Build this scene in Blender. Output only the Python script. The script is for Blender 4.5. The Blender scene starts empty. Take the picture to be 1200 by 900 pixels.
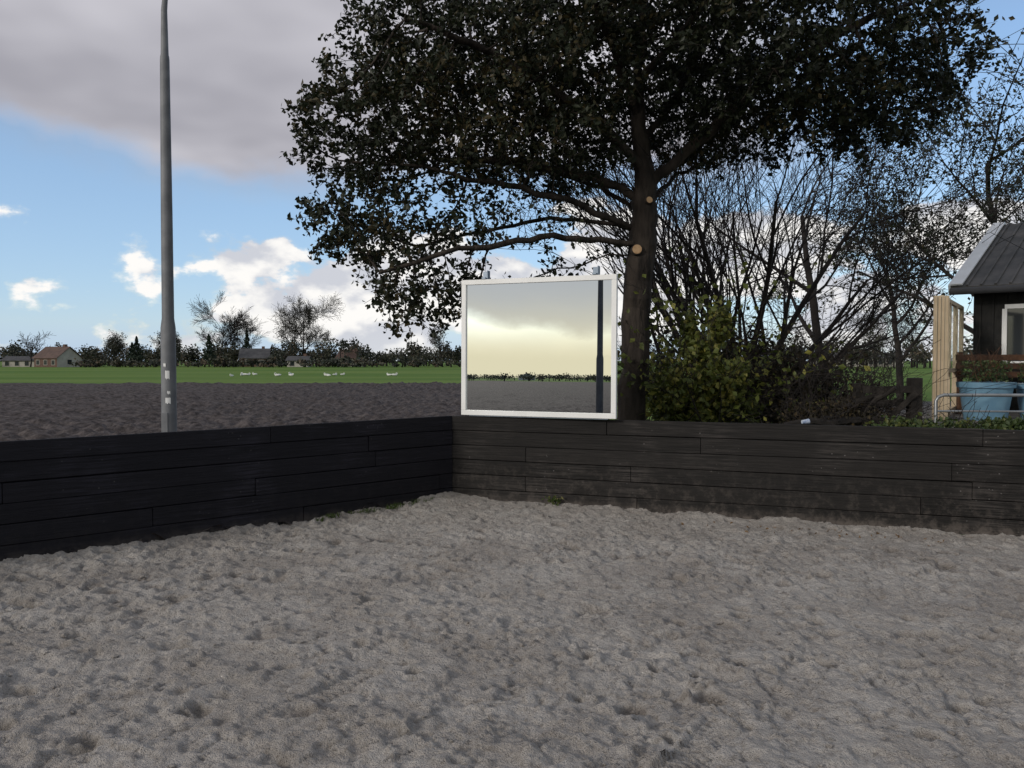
import bpy, math, random
import numpy as np
from mathutils import Vector, Matrix
R = np.random.default_rng(7)
random.seed(7)
scene = bpy.context.scene
rad = math.radians

# ------------------------------------------------------------------ helpers
def link(o, parent=None):
    scene.collection.objects.link(o)
    if parent: o.parent = parent
    return o
def empty(name):
    return link(bpy.data.objects.new(name, None))
def mesh_np(name, V, F, mats, parent=None, smooth=False, tone=None, mi=None, top=False):
    V = np.asarray(V, dtype=np.float32); F = np.asarray(F, dtype=np.int32)
    me = bpy.data.meshes.new(name)
    k = F.shape[1]
    me.vertices.add(len(V)); me.vertices.foreach_set('co', V.ravel())
    me.loops.add(F.size); me.loops.foreach_set('vertex_index', F.ravel())
    me.polygons.add(len(F)); me.polygons.foreach_set('loop_start', np.arange(0, F.size, k, dtype=np.int32))
    me.polygons.foreach_set('loop_total', np.full(len(F), k, dtype=np.int32))
    if mi is not None: me.polygons.foreach_set('material_index', np.asarray(mi, dtype=np.int32))
    me.polygons.foreach_set('use_smooth', np.full(len(F), smooth, dtype=bool))
    me.update(calc_edges=True); me.validate()
    if tone is not None:
        a = me.attributes.new('tone', 'FLOAT', 'POINT'); a.data.foreach_set('value', np.asarray(tone, dtype=np.float32))
    for m in (mats if isinstance(mats, list) else [mats]): me.materials.append(m)
    return link(bpy.data.objects.new(name, me), parent)
class MB:
    """small mesh builder collecting boxes / tubes / prisms"""
    def __init__(s): s.v=[]; s.f=[]; s.m=[]; s.t=[]
    def add(s, vs, fs, mi=0, tone=.5):
        b=len(s.v); s.v+= [tuple(v) for v in vs]; s.f += [[b+i for i in f] for f in fs]; s.m += [mi]*len(fs); s.t += [tone]*len(vs)
    def box(s, c, size, rz=0, mi=0, tone=.5, M=None):
        x,y,z=[q/2 for q in size]
        vs=[Vector((a*x,b*y,d*z)) for a in(-1,1) for b in(-1,1) for d in(-1,1)]
        T = Matrix.Translation(c) @ (M if M else Matrix.Rotation(rz,4,'Z'))
        vs=[T@v for v in vs]
        s.add(vs,[(0,1,3,2),(4,6,7,5),(0,4,5,1),(2,3,7,6),(0,2,6,4),(1,5,7,3)],mi,tone)
    def beam(s, a, b, w, h, mi=0):
        a=Vector(a); b=Vector(b); d=b-a; L=d.length
        M=d.to_track_quat('X','Z').to_matrix().to_4x4()
        s.box((a+b)/2,(L,w,h),mi=mi,M=M)
    def tube(s, pts, rads, n=12, mi=0, cap=True):
        pts=[Vector(p) for p in pts]; b=len(s.v)
        for i,p in enumerate(pts):
            d=(pts[min(i+1,len(pts)-1)]-pts[max(i-1,0)]).normalized()
            u=d.orthogonal().normalized() if i==0 else (u-d*u.dot(d)).normalized()
            w=d.cross(u)
            for k in range(n):
                a=2*math.pi*k/n; s.v.append(tuple(p+(u*math.cos(a)+w*math.sin(a))*rads[i])); s.t.append(.5)
        for i in range(len(pts)-1):
            for k in range(n):
                s.f.append([b+i*n+k,b+i*n+(k+1)%n,b+(i+1)*n+(k+1)%n,b+(i+1)*n+k]); s.m.append(mi)
        if cap:
            s.f.append([b+k for k in range(n)][::-1]); s.m.append(mi)
            e=b+(len(pts)-1)*n; s.f.append([e+k for k in range(n)]); s.m.append(mi)
    def make(s, name, mats, parent=None, smooth=False, bevel=0, loc=None, rz=0):
        me=bpy.data.meshes.new(name); me.from_pydata(s.v,[],s.f); me.update()
        for m in (mats if isinstance(mats,list) else [mats]): me.materials.append(m)
        for p,i in zip(me.polygons,s.m): p.material_index=i; p.use_smooth=smooth
        a=me.attributes.new('tone','FLOAT','POINT'); a.data.foreach_set('value',s.t)
        o=link(bpy.data.objects.new(name,me),parent)
        if loc: o.location=loc; o.rotation_euler=(0,0,rz)
        if smooth:
            md=o.modifiers.new('es','EDGE_SPLIT'); md.split_angle=rad(40)
        if bevel:
            md=o.modifiers.new('bv','BEVEL'); md.width=bevel; md.segments=2; md.limit_method='ANGLE'; md.angle_limit=rad(50)
        return o

class NT:
    def __init__(s, nt): s.nt=nt; nt.nodes.clear()
    def n(s, t, **k):
        nd=s.nt.nodes.new(t)
        for a,b in k.items(): setattr(nd,a,b)
        return nd
    def l(s,a,b): s.nt.links.new(a,b)
    def put(s, inp, v):
        if isinstance(v,bpy.types.NodeSocket): s.l(v,inp)
        else: inp.default_value=v
    def math(s, op, a, b=0.0, c=None, clamp=False):
        nd=s.n('ShaderNodeMath',operation=op,use_clamp=clamp); s.put(nd.inputs[0],a); s.put(nd.inputs[1],b)
        if c is not None: s.put(nd.inputs[2],c)
        return nd.outputs[0]
    def ss(s, v, a, b, lo=0.0, hi=1.0):
        nd=s.n('ShaderNodeMapRange',interpolation_type='SMOOTHSTEP'); s.put(nd.inputs[0],v)
        nd.inputs[1].default_value=a; nd.inputs[2].default_value=b; nd.inputs[3].default_value=lo; nd.inputs[4].default_value=hi
        return nd.outputs[0]
    def mix(s, f, a, b):
        nd=s.n('ShaderNodeMix',data_type='RGBA'); s.put(nd.inputs[0],f)
        s.put(nd.inputs[6],a if not isinstance(a,tuple) else (*a[:3],1)); s.put(nd.inputs[7],b if not isinstance(b,tuple) else (*b[:3],1))
        return nd.outputs[2]
    def noise(s, vec, scale, detail=4, rough=.55, dist=0):
        nd=s.n('ShaderNodeTexNoise'); nd.inputs['Scale'].default_value=scale; nd.inputs['Detail'].default_value=detail
        nd.inputs['Roughness'].default_value=rough; nd.inputs['Distortion'].default_value=dist
        if vec is not None: s.l(vec,nd.inputs['Vector'])
        return nd.outputs[0]
    def mapping(s, vec, scale=(1,1,1), loc=(0,0,0), rot=(0,0,0)):
        nd=s.n('ShaderNodeMapping'); s.l(vec,nd.inputs[0]); nd.inputs['Scale'].default_value=scale; nd.inputs['Location'].default_value=loc; nd.inputs['Rotation'].default_value=rot
        return nd.outputs[0]
    def bump(s, h, strength, dist=.01):
        nd=s.n('ShaderNodeBump'); nd.inputs['Strength'].default_value=strength; nd.inputs['Distance'].default_value=dist; s.l(h,nd.inputs['Height'])
        return nd.outputs[0]
def newmat(name):
    m=bpy.data.materials.new(name); m.use_nodes=True; t=NT(m.node_tree)
    out=t.n('ShaderNodeOutputMaterial'); b=t.n('ShaderNodeBsdfPrincipled'); t.l(b.outputs[0],out.inputs[0])
    t.b=b; t.out=out; t.oc=t.n('ShaderNodeTexCoord').outputs['Object']
    return m,t
def simple(name, ca, cb, scale=6, rough=.8, bump=.3, bscale=40, bdist=.01, metallic=0, spec=.3, stretch=(1,1,1)):
    m,t=newmat(name); v=t.mapping(t.oc,scale=stretch)
    f=t.ss(t.noise(v,scale,3),.3,.7)
    t.l(t.mix(f,ca,cb),t.b.inputs['Base Color']); t.b.inputs['Roughness'].default_value=rough
    t.b.inputs['Metallic'].default_value=metallic; t.b.inputs['Specular IOR Level'].default_value=spec
    if bump: t.l(t.bump(t.noise(v,bscale,3),bump,bdist),t.b.inputs['Normal'])
    return m
def leafmat(name, ca, cb, cc, trans=.25):
    m,t=newmat(name); f=t.n('ShaderNodeAttribute',attribute_name='tone').outputs['Fac']
    c=t.mix(t.ss(f,.1,.6),ca,cb); c=t.mix(t.ss(f,.75,1.0),c,cc)
    if trans<=0:
        t.l(c,t.b.inputs['Base Color']); t.b.inputs['Roughness'].default_value=.7; t.b.inputs['Specular IOR Level'].default_value=.2; return m
    t.l(c,t.b.inputs['Base Color']); t.b.inputs['Roughness'].default_value=.55; t.b.inputs['Specular IOR Level'].default_value=.35
    tr=t.n('ShaderNodeBsdfTranslucent'); t.l(c,tr.inputs[0]); mx=t.n('ShaderNodeMixShader'); mx.inputs[0].default_value=trans
    t.l(t.b.outputs[0],mx.inputs[1]); t.l(tr.outputs[0],mx.inputs[2]); t.l(mx.outputs[0],t.out.inputs[0])
    return m

TAB=R.random((256,256))
def vn(x,y,s=0):
    x=x+s*17.3; y=y+s*9.7
    xi=np.floor(x).astype(int); yi=np.floor(y).astype(int); fx=x-xi; fy=y-yi
    fx=fx*fx*(3-2*fx); fy=fy*fy*(3-2*fy)
    g=lambda a,b:TAB[a&255,b&255]
    return (g(xi,yi)*(1-fx)+g(xi+1,yi)*fx)*(1-fy)+(g(xi,yi+1)*(1-fx)+g(xi+1,yi+1)*fx)*fy
def fbm(x,y,o=4,s=0):
    r=0; a=.5
    for i in range(o): 
        c,sn=math.cos(.7*i+.5),math.sin(.7*i+.5)
        r=r+a*(vn((x*c-y*sn)*2**i,(x*sn+y*c)*2**i,s+i)-.5); a*=.5
    return r
def sstep(v,a,b):
    q=np.clip((v-a)/(b-a),0,1); return q*q*(3-2*q)
def inpoly(x,y,poly):
    ins=np.zeros(x.shape,bool); n=len(poly)
    for i in range(n):
        x1,y1=poly[i]; x2,y2=poly[(i+1)%n]
        c=((y1>y)!=(y2>y)); xx=(x2-x1)*(y-y1)/(y2-y1+1e-12)+x1
        ins^= c&(x<xx)
    return ins
def grid(xs,ys,hf,keep,name,mats):
    X,Y=np.meshgrid(xs,ys,indexing='ij'); Z=hf(X,Y); tn=None
    if isinstance(Z,tuple): Z,tn=Z
    V=np.stack([X.ravel(),Y.ravel(),Z.ravel()],1); nx,ny=X.shape
    I=np.arange(nx*ny).reshape(nx,ny); F=np.stack([I[:-1,:-1],I[1:,:-1],I[1:,1:],I[:-1,1:]],-1).reshape(-1,4)
    cx=((X[:-1,:-1]+X[1:,1:])/2).ravel(); cy=((Y[:-1,:-1]+Y[1:,1:])/2).ravel()
    F=F[keep(cx,cy)]
    used=np.unique(F); mp=np.zeros(len(V),int); mp[used]=np.arange(len(used))
    return mesh_np(name,V[used],mp[F],mats,smooth=True,tone=None if tn is None else tn.ravel()[used])
def spaced(a,b,step0,g,maxs):
    r=[a]; s=step0; sg=1 if b>a else -1
    while (b-r[-1])*sg>0: r.append(r[-1]+sg*s); s=min(s*g,maxs)
    return r

# ------------------------------------------------------------------ layout
EYE=1.6; TOP=.976
C0=(-.67,9.02)
dl=(-.754,-.657); dr=(.9416,-.3367)
PL=(C0[0]+dl[0]*14,C0[1]+dl[1]*14)
PR=(C0[0]+dr[0]*15,C0[1]+dr[1]*15)
PL2=(PL[0]+.657*22,PL[1]-.754*22)
PR2=(PR[0]-.3367*22,PR[1]-.9416*22)
ARENA=[C0,PL,PL2,PR2,PR]

# ------------------------------------------------------------------ materials
m_sand,t=newmat('sand')
n1=t.noise(t.oc,1.3,3,.6); n2=t.noise(t.oc,14,5,.7); n3=t.noise(t.oc,170,2,.7)
shade_tone=t.n('ShaderNodeAttribute',attribute_name='tone').outputs['Fac']  # painted shade for prints and crevices; random tone on the clods
c=t.mix(t.ss(n1,.35,.65),(.345,.315,.288),(.46,.43,.40)); c=t.mix(t.ss(n2,.42,.75,0,.7),c,(.24,.21,.185)); c=t.mix(t.ss(n3,.45,.75,0,.5),c,(.60,.57,.54))
c=t.mix(t.ss(n3,.45,.25,0,.6),c,(.17,.15,.13))
c=t.mix(t.math('MULTIPLY',shade_tone,.75),c,(.155,.133,.115))
vo=t.n('ShaderNodeTexVoronoi'); vo.inputs['Scale'].default_value=20; t.l(t.oc,vo.inputs['Vector'])
c=t.mix(t.ss(vo.outputs[0],.04,.10,.75,0),c,(.11,.09,.075))
vo2=t.n('ShaderNodeTexVoronoi'); vo2.inputs['Scale'].default_value=8; t.l(t.oc,vo2.inputs['Vector'])
c=t.mix(t.ss(vo2.outputs[0],.02,.04,.9,0),c,(.75,.72,.68))
t.l(c,t.b.inputs['Base Color']); t.b.inputs['Roughness'].default_value=.95; t.b.inputs['Specular IOR Level'].default_value=.15
h=t.math('ADD',t.math('MULTIPLY',n2,1.0),t.math('MULTIPLY',n3,.5)); h=t.math('ADD',h,t.math('MULTIPLY',t.noise(t.oc,48,3,.6),.9))
t.l(t.bump(h,1.0,.026),t.b.inputs['Normal'])

m_plow,t=newmat('ploughed_soil')
n2=t.noise(t.oc,5,5,.7)
c=t.mix(t.ss(n2,.35,.68),(.036,.030,.029),(.115,.098,.094))
t.l(c,t.b.inputs['Base Color']); t.b.inputs['Roughness'].default_value=.95; t.b.inputs['Specular IOR Level'].default_value=.15
t.l(t.bump(n2,.7,.08),t.b.inputs['Normal'])

m_grass,t=newmat('grass_field')
n1=t.noise(t.mapping(t.oc,scale=(.3,1,1)),.06,4); n2=t.noise(t.oc,2.0,4,.7)
c=t.mix(t.ss(n1,.35,.65),(.085,.155,.032),(.135,.20,.05)); c=t.mix(t.ss(n2,.4,.75,0,.45),c,(.085,.11,.035))
t.l(c,t.b.inputs['Base Color']); t.b.inputs['Roughness'].default_value=1; t.b.inputs['Specular IOR Level'].default_value=.05

def woodmat(name,ca,cb,dust,dustc,speck):
    m,t=newmat(name); a=t.n('ShaderNodeAttribute',attribute_name='tone').outputs['Fac']
    v=t.mapping(t.oc,scale=(1.0,10,26)); g=t.noise(v,2.2,5,.7); big=t.noise(t.oc,1.6,3,.6)
    f=t.math('ADD',t.math('MULTIPLY',t.ss(g,.35,.68),.6),t.math('MULTIPLY',a,.4))
    c=t.mix(f,ca,cb); c=t.mix(t.math('MULTIPLY',t.ss(big,.45,.7),t.ss(g,.42,.66)),c,tuple(q*2.4 for q in cb))
    sep=t.n('ShaderNodeSeparateXYZ'); t.l(t.oc,sep.inputs[0]); z=sep.outputs[2]
    dn=t.noise(t.oc,9,5,.75)
    dm=t.math('MULTIPLY',t.ss(z,0.0,.7,1,0),t.ss(dn,.46,.66)); dm=t.math('MULTIPLY',dm,dust)
    c=t.mix(dm,c,dustc)
    dm2=t.math('MULTIPLY',t.ss(z,.0,.13,.95,0),t.ss(dn,.3,.6)); c=t.mix(dm2,c,tuple(q*1.1 for q in dustc))
    vo=t.n('ShaderNodeTexVoronoi'); vo.inputs['Scale'].default_value=16; t.l(t.mapping(t.oc,scale=(1,.02,1)),vo.inputs['Vector'])
    sp=t.math('MULTIPLY',t.ss(vo.outputs[0],.03,.14,speck,0),t.ss(big,.49,.6)); c=t.mix(sp,c,(.20,.19,.185))
    t.l(c,t.b.inputs['Base Color']); t.b.inputs['Roughness'].default_value=.72; t.b.inputs['Specular IOR Level'].default_value=.25
    t.l(t.bump(g,.8,.008),t.b.inputs['Normal']); return m
m_woodL=woodmat('black_stained_timber',(.0045,.0045,.0075),(.011,.0105,.015),.12,(.06,.052,.048),.25)
m_woodR=woodmat('weathered_black_timber',(.0055,.005,.0048),(.021,.0185,.0172),.45,(.10,.085,.075),.6)

m_white=simple('white_paint',(.78,.78,.76),(.84,.84,.83),3,.4,.05,20,spec=.5)
m_galv=simple('galvanised_metal',(.15,.155,.165),(.21,.215,.225),5,.6,.1,60,metallic=.1)
m_dkmetal=simple('dark_weathered_metal',(.04,.04,.045),(.06,.06,.065),5,.6,.1,60)
m_bracket=simple('bracket_steel',(.22,.27,.33),(.30,.35,.42),8,.45,.05,metallic=.4)
m_mirror,t=newmat('mirror_glass'); t.b.inputs['Metallic'].default_value=1; t.b.inputs['Base Color'].default_value=(.84,.87,.86,1); t.b.inputs['Roughness'].default_value=.0
m_bark=simple('bark',(.012,.0095,.008),(.052,.041,.033),7,.9,.9,30,.03,stretch=(1,1,.25))
m_barkfar=simple('bark_dark',(.014,.012,.012),(.032,.026,.024),3,.9,0)
m_cut=simple('cut_wood',(.30,.18,.09),(.42,.28,.16),14,.8,.2)
m_oak=leafmat('oak_leaves',(.006,.009,.004),(.017,.023,.009),(.055,.042,.015),.2)
m_ivy=leafmat('ivy_leaves',(.03,.042,.010),(.10,.12,.025),(.26,.24,.055),.3)
m_ivyd=leafmat('dark_ivy_leaves',(.018,.032,.012),(.05,.075,.022),(.10,.11,.03),.15)
m_bram=leafmat('bramble_leaves',(.014,.014,.009),(.036,.030,.018),(.07,.05,.025),0)
m_far=leafmat('distant_foliage',(.038,.043,.036),(.062,.064,.048),(.10,.078,.056),0)  # lighter grey-brown, with distance haze put into the leaf colour
m_farg=leafmat('conifer_foliage',(.014,.024,.017),(.024,.036,.025),(.03,.045,.03),0)
m_cream=simple('cream_painted_wood',(.46,.37,.25),(.54,.44,.31),5,.6,.15,30)
m_roof=simple('roof_sheet_grey',(.075,.072,.066),(.13,.12,.11),2.5,.7,.1,20)
m_blackw=simple('tarred_boards',(.010,.010,.010),(.025,.024,.022),5,.7,.3,30)
m_blue=simple('blue_glazed_pot',(.11,.22,.32),(.17,.31,.42),4,.4,.08,30,spec=.5)
m_brown=simple('brown_timber',(.05,.025,.015),(.11,.055,.03),8,.6,.2)
m_dkwood=simple('old_dark_timber',(.012,.010,.009),(.032,.027,.023),6,.8,.5)
m_paving=simple('terrace_paving',(.16,.15,.14),(.24,.22,.2),4,.9,.3)
m_brick=simple('brick',(.10,.062,.050),(.14,.085,.068),3,.9,0)
m_tile=simple('roof_tiles',(.085,.058,.050),(.12,.078,.065),1,.8,0)
m_slate=simple('dark_roof_tiles',(.05,.05,.055),(.08,.08,.085),1,.8,0)
m_render=simple('cream_render',(.33,.31,.28),(.40,.38,.34),1,.8,0)
m_glass,t=newmat('window_glass'); t.b.inputs['Base Color'].default_value=(.03,.035,.04,1); t.b.inputs['Roughness'].default_value=.05; t.b.inputs['Specular IOR Level'].default_value=.8
m_clear,t=newmat('clear_glass'); t.b.inputs['Base Color'].default_value=(.9,.95,.93,1); t.b.inputs['Roughness'].default_value=.0; t.b.inputs['Transmission Weight'].default_value=1; t.b.inputs['IOR'].default_value=1.1
m_swan=simple('white_plumage',(.6,.6,.58),(.7,.7,.68),3,.8,0)
m_blade=leafmat('grass_blades',(.04,.07,.015),(.08,.12,.03),(.15,.14,.05),.3)

# ------------------------------------------------------------------ ground
gx=np.array(sorted(set(spaced(0,-1800,6,1.12,150)+spaced(0,1800,6,1.12,150))))
grid(gx,gx,lambda X,Y:-.09+0*X,lambda x,y:np.ones(x.shape,bool),'ground',m_grass)

# ploughed field
xs=np.array(sorted(set(np.round(spaced(-10,1.2,.075,1,.075)+spaced(-10,-230,.08,1.035,4),4))))
ys=np.array(sorted(set(np.round(spaced(5,14,.07,1,.07)+spaced(14,55,.07,1.015,.4)+spaced(5,-190,.1,1.04,3),4))))
def ph(X,Y):
    a=fbm(X*.35,Y*.35,3,3)*.10
    cl=np.abs(fbm(X*2.1,Y*2.6,4,5))*.42
    cl2=np.maximum(0,vn(X*5,Y*5,8)-.45)*.16+np.maximum(0,vn(X*9+3,Y*9,9)-.5)*.08
    fur=.05*np.sin((X*.25+Y*.97)*2*math.pi/1.3+2*vn(X*.2,Y*.2,4))
    return -.06+a+cl+cl2+fur*.5
grid(xs,ys,ph,lambda x,y:~inpoly(x,y,[(C0[0]+.12,C0[1]+.06),(PL[0]-.1,PL[1]),(PL2[0]-.1,PL2[1]-.1),(PR2[0],PR2[1]-.1),(PR[0],PR[1])])&((x<.9)|(y<-14)),'ploughed_field',m_plow)

# arena sand
xs=np.array(sorted(set(np.round(spaced(-5.2,7.2,.013,1,.013)+spaced(-5.2,-13,.03,1.12,.5)+spaced(7.2,15,.03,1.12,.5),4))))
ys=np.array(sorted(set(np.round(spaced(2.6,5,.010,1,.010)+spaced(5,9.2,.010,1.01,.018)+spaced(2.6,-24,.02,1.12,.5),4))))
def wdist(X,Y):
    a=np.abs((X-C0[0])*dl[1]-(Y-C0[1])*dl[0]); b=np.abs((X-C0[0])*dr[1]-(Y-C0[1])*dr[0]); return a,b
pits=[]
for i in range(1300):
    pits.append((R.uniform(-5,7),R.uniform(2.2,9),R.uniform(.02,.05),R.uniform(.6,1.2),R.uniform(0,math.pi),R.uniform(.010,.028)*(.4+R.random()**2),0))
for k in range(40):
    x=R.uniform(-5,6); y=R.uniform(2.4,8.6); an=R.choice([rad(41),rad(-20),rad(60),rad(10)])+R.normal()*.25
    for j in range(int(R.uniform(4,11))):
        side=(-1)**j*.10; pits.append((x-math.sin(an)*side+R.normal()*.03,y+math.cos(an)*side+R.normal()*.03,R.uniform(.060,.076),R.uniform(.85,1.05),an+R.normal()*.15,R.uniform(.016,.038),1))
        x+=math.cos(an)*.42; y+=math.sin(an)*.42; an+=.06*R.normal()
TR=[[(-1.45,2.6),(-1.15,3.5),(-.75,4.1)],[(-3.0,4.65),(-2.3,5.0)],[(-.80,2.5),(-.62,3.3)],[(-.9,4.3),(-.4,4.75),(-.1,5.1)],[(.6,3.0),(.9,3.5)]]
def base_h(X,Y):
    return .045*fbm(X*.9,Y*.9,3,1)+.04*fbm(X*3.2,Y*3.2,3,2)-.05*np.abs(fbm(X*6.1,Y*6.1,4,4))+.07*np.exp(-np.hypot(X-C0[0],Y-C0[1])/1.3)
def sh(X,Y):
    H=base_h(X,Y)
    rough=.35+1.3*vn(X*1.1,Y*1.1,15)
    H=H+rough*(.024*fbm(X*19,Y*19,3,6)+.04*np.maximum(0,vn(X*11,Y*11,7)-.6)*vn(X*31,Y*31,16)*1.7)
    # broken crust plates with crisp edges
    c1=fbm(X*5.3,Y*5.3,4,81); c2=fbm(X*10.5,Y*8.5,4,91)
    p1=sstep(c1,.0,.022); p2=sstep(c2,.03,.05)
    H=H+.013*p1+.009*p2*rough
    D=.75*np.clip(1-np.abs(c1+.006)/.022,0,1)*sstep(vn(X*2.2,Y*2.2,77),.3,.6)+.5*np.clip(1-np.abs(c2-.025)/.02,0,1)  # mask along plate edges: crevice shade painted into the sand colour
    for (px,py,r,asp,an,dp,hf) in pits:
        i0,i1=np.searchsorted(xs,[px-2.4*r,px+2.4*r]); j0,j1=np.searchsorted(ys,[py-2.4*r,py+2.4*r])
        if i1-i0<2 or j1-j0<2: continue
        x=X[i0:i1,j0:j1]-px; y=Y[i0:i1,j0:j1]-py; ca,sa=math.cos(an),math.sin(an)
        u=(x*ca+y*sa)/r; v=(-x*sa+y*ca)/(r*asp); q=np.sqrt(u*u+v*v)*(1+.25*(vn(X[i0:i1,j0:j1]*22,Y[i0:i1,j0:j1]*22,61)-.5))
        fr=np.clip(.55+.45*np.tanh(3*(u+.2)),0,1)
        if hf:
            pit=np.exp(-q**10)*(.45+.55*fr)-.35*np.exp(-(((u+.35)/.45)**2+(v/.25)**2))*np.exp(-q**8)
            H[i0:i1,j0:j1]+= -dp*pit+.30*dp*np.exp(-((q-1.3)/.2)**2)*(1.2-fr)
        else:
            pit=np.exp(-q**6)*(.4+.6*fr)
            H[i0:i1,j0:j1]+= -dp*pit + .35*dp*np.exp(-((q-1.4)/.3)**2)*(1.2-fr)
        D[i0:i1,j0:j1]=np.maximum(D[i0:i1,j0:j1],np.clip(pit*dp/.03,0,.8))  # recessed prints get painted shade, stronger with pit depth
    for tr in TR:
        s0=0
        for (a,b) in zip(tr[:-1],tr[1:]):
            dx,dy=b[0]-a[0],b[1]-a[1]; L=math.hypot(dx,dy); dx/=L; dy/=L
            s=(X-a[0])*dx+(Y-a[1])*dy; w=-(X-a[0])*dy+(Y-a[1])*dx
            w=w+.05*np.sin((s+s0)*1.3)
            m=(s>=0)&(s<L)&(np.abs(w)<.075); vis=np.clip((vn(X*2.3,Y*2.3,11)-.28)*3,0,.85)
            lug=np.where(((s+s0+np.abs(w)*.6)/.044)%1<.5,1,-1)*np.where(np.abs(w)<.065,1,0)
            H=np.where(m,H*(1-.6*vis)+vis*(-.016+.007*lug),H); D=np.where(m,np.maximum(D*(1-vis),.45*vis*(lug<0)),D); s0+=L  # lug recesses get painted shade too
    a,b=wdist(X,Y); n=vn(X*2.3,Y*2.3,12)
    H=H+.05*n*np.exp(-a/.16)+.045*n*np.exp(-b/.2)
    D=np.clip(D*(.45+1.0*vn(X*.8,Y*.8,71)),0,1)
    return H,D
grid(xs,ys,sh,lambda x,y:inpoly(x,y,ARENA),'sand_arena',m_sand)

# loose clods of sand
import bmesh
bm=bmesh.new(); bmesh.ops.create_icosphere(bm,subdivisions=1,radius=1); iv=np.array([v.co for v in bm.verts]); ifc=np.array([[v.index for v in f.verts] for f in bm.faces]); bm.free()
N=6500; px=R.uniform(-5,7,N); py=R.uniform(2.6,9,N)
k=inpoly(px,py,ARENA)&(vn(px*1.4,py*1.4,41)>.35); px=px[k]; py=py[k]; N=len(px)
rr=R.uniform(.003,.009,N)*(1+1.3*(R.random(N)>.93))
pz=base_h(px,py)+.013*sstep(fbm(px*5.3,py*5.3,4,81),.0,.022)+.003
V=iv[None]*(1+.7*(R.random((N,12,1))-.5))*rr[:,None,None]*np.array([1.2,1,.7]); V=V+np.stack([px,py,pz],1)[:,None]
mesh_np('sand_clods',V.reshape(-1,3),(ifc[None]+12*np.arange(N)[:,None,None]).reshape(-1,3),m_sand,tone=np.repeat(R.random(N)*.6,12))

# ------------------------------------------------------------------ timber fences
def fence(name,A,B,mat,rows=6,back=1,height=TOP,ext=0):
    A=Vector((*A,0)); B=Vector((*B,0)); L=(B-A).length; rz=math.atan2(B.y-A.y,B.x-A.x); mb=MB()
    hh=height/rows
    for r in range(rows):
        x=-R.uniform(0,3)
        while x<L:
            ln=R.uniform(3.0,4.2); x0=max(x,0); x1=min(x+ln,L)
            if x0==0: x0=-ext
            if x1-x0>.05:
                off=R.uniform(-.006,.006); M=Matrix.Rotation(R.uniform(-.0015,.0015),4,'Y')@Matrix.Rotation(R.uniform(-.02,.02),4,'X')
                mb.box(((x0+x1)/2, back*(.022+off), r*hh+hh/2+R.uniform(-.0015,.0015)),(x1-x0-.004,.04,hh-.006),tone=R.random(),M=M)
            x+=ln
    mb.box((L/2-ext/2,back*.075,height/2-.02),(L+ext,.05,height-.06),tone=.1)
    k=0.6
    while k<L:
        mb.box((k,back*.15,height/2-.1),(.09,.09,height+.1),tone=.3); k+=1.8
    return mb.make(name,mat,bevel=.005,loc=A,rz=rz)
fence('timber_fence',C0,PR,m_woodR,6,1,TOP,.06)
fence('timber_fence.001',PL,C0,m_woodL,6,1)
fence('low_timber_kerb',PL2,PL,m_woodL,2,1,.26)
fence('timber_fence.002',PR,PR2,m_woodR,6,1)
fence('low_timber_kerb.001',PR2,PL2,m_woodL,2,1,.26)

# ------------------------------------------------------------------ mirror
ar=empty('arena_mirror')
ML=Vector((-.56,8.97,0)); MR=Vector((1.085,8.32,0)); W=(MR-ML).length; mrz=math.atan2(MR.y-ML.y,MR.x-ML.x)
mid=(ML+MR)/2; z0=.99; Hm=1.50
T=Matrix.Translation((mid.x,mid.y,z0))@Matrix.Rotation(mrz,4,'Z')@Matrix.Rotation(rad(-.65),4,'X')
def inT(mb):
    mb.v=[tuple(T@Vector(v)) for v in mb.v]; return mb
fw=.055
mb=MB()
mb.box((0,0,fw/2),(W,.05,fw)); mb.box((0,0,Hm-fw/2),(W,.05,fw))
mb.box((-W/2+fw/2,0,Hm/2),(fw,.05,Hm-2*fw)); mb.box((W/2-fw/2,0,Hm/2),(fw,.05,Hm-2*fw))
inT(mb).make('frame',m_white,ar,bevel=.004)
mb=MB(); mb.box((0,.004,Hm/2),(W-2*fw+.004,.012,Hm-2*fw+.004)); inT(mb).make('glass',m_mirror,ar)
mb=MB(); mb.box((0,.022,Hm/2),(W-2*fw+.01,.012,Hm-2*fw+.01)); inT(mb).make('back_panel',m_galv,ar)
mb=MB()
for xx in (-W/2+.27,W/2-.24):
    mb.box((xx,.06,.74),(.06,.05,1.44)); mb.box((xx,.05,Hm+.035),(.06,.05,.11)); mb.box((xx,.01,Hm+.012),(.045,.09,.02)); mb.box((xx+.03,.04,Hm+.05),(.012,.07,.1))
mb.box((0,.1,.35),(W*.9,.04,.05)); mb.box((0,.07,-.004),(W*.9,.16,.015))
inT(mb).make('support_brackets',m_bracket,ar,bevel=.004)

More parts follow.
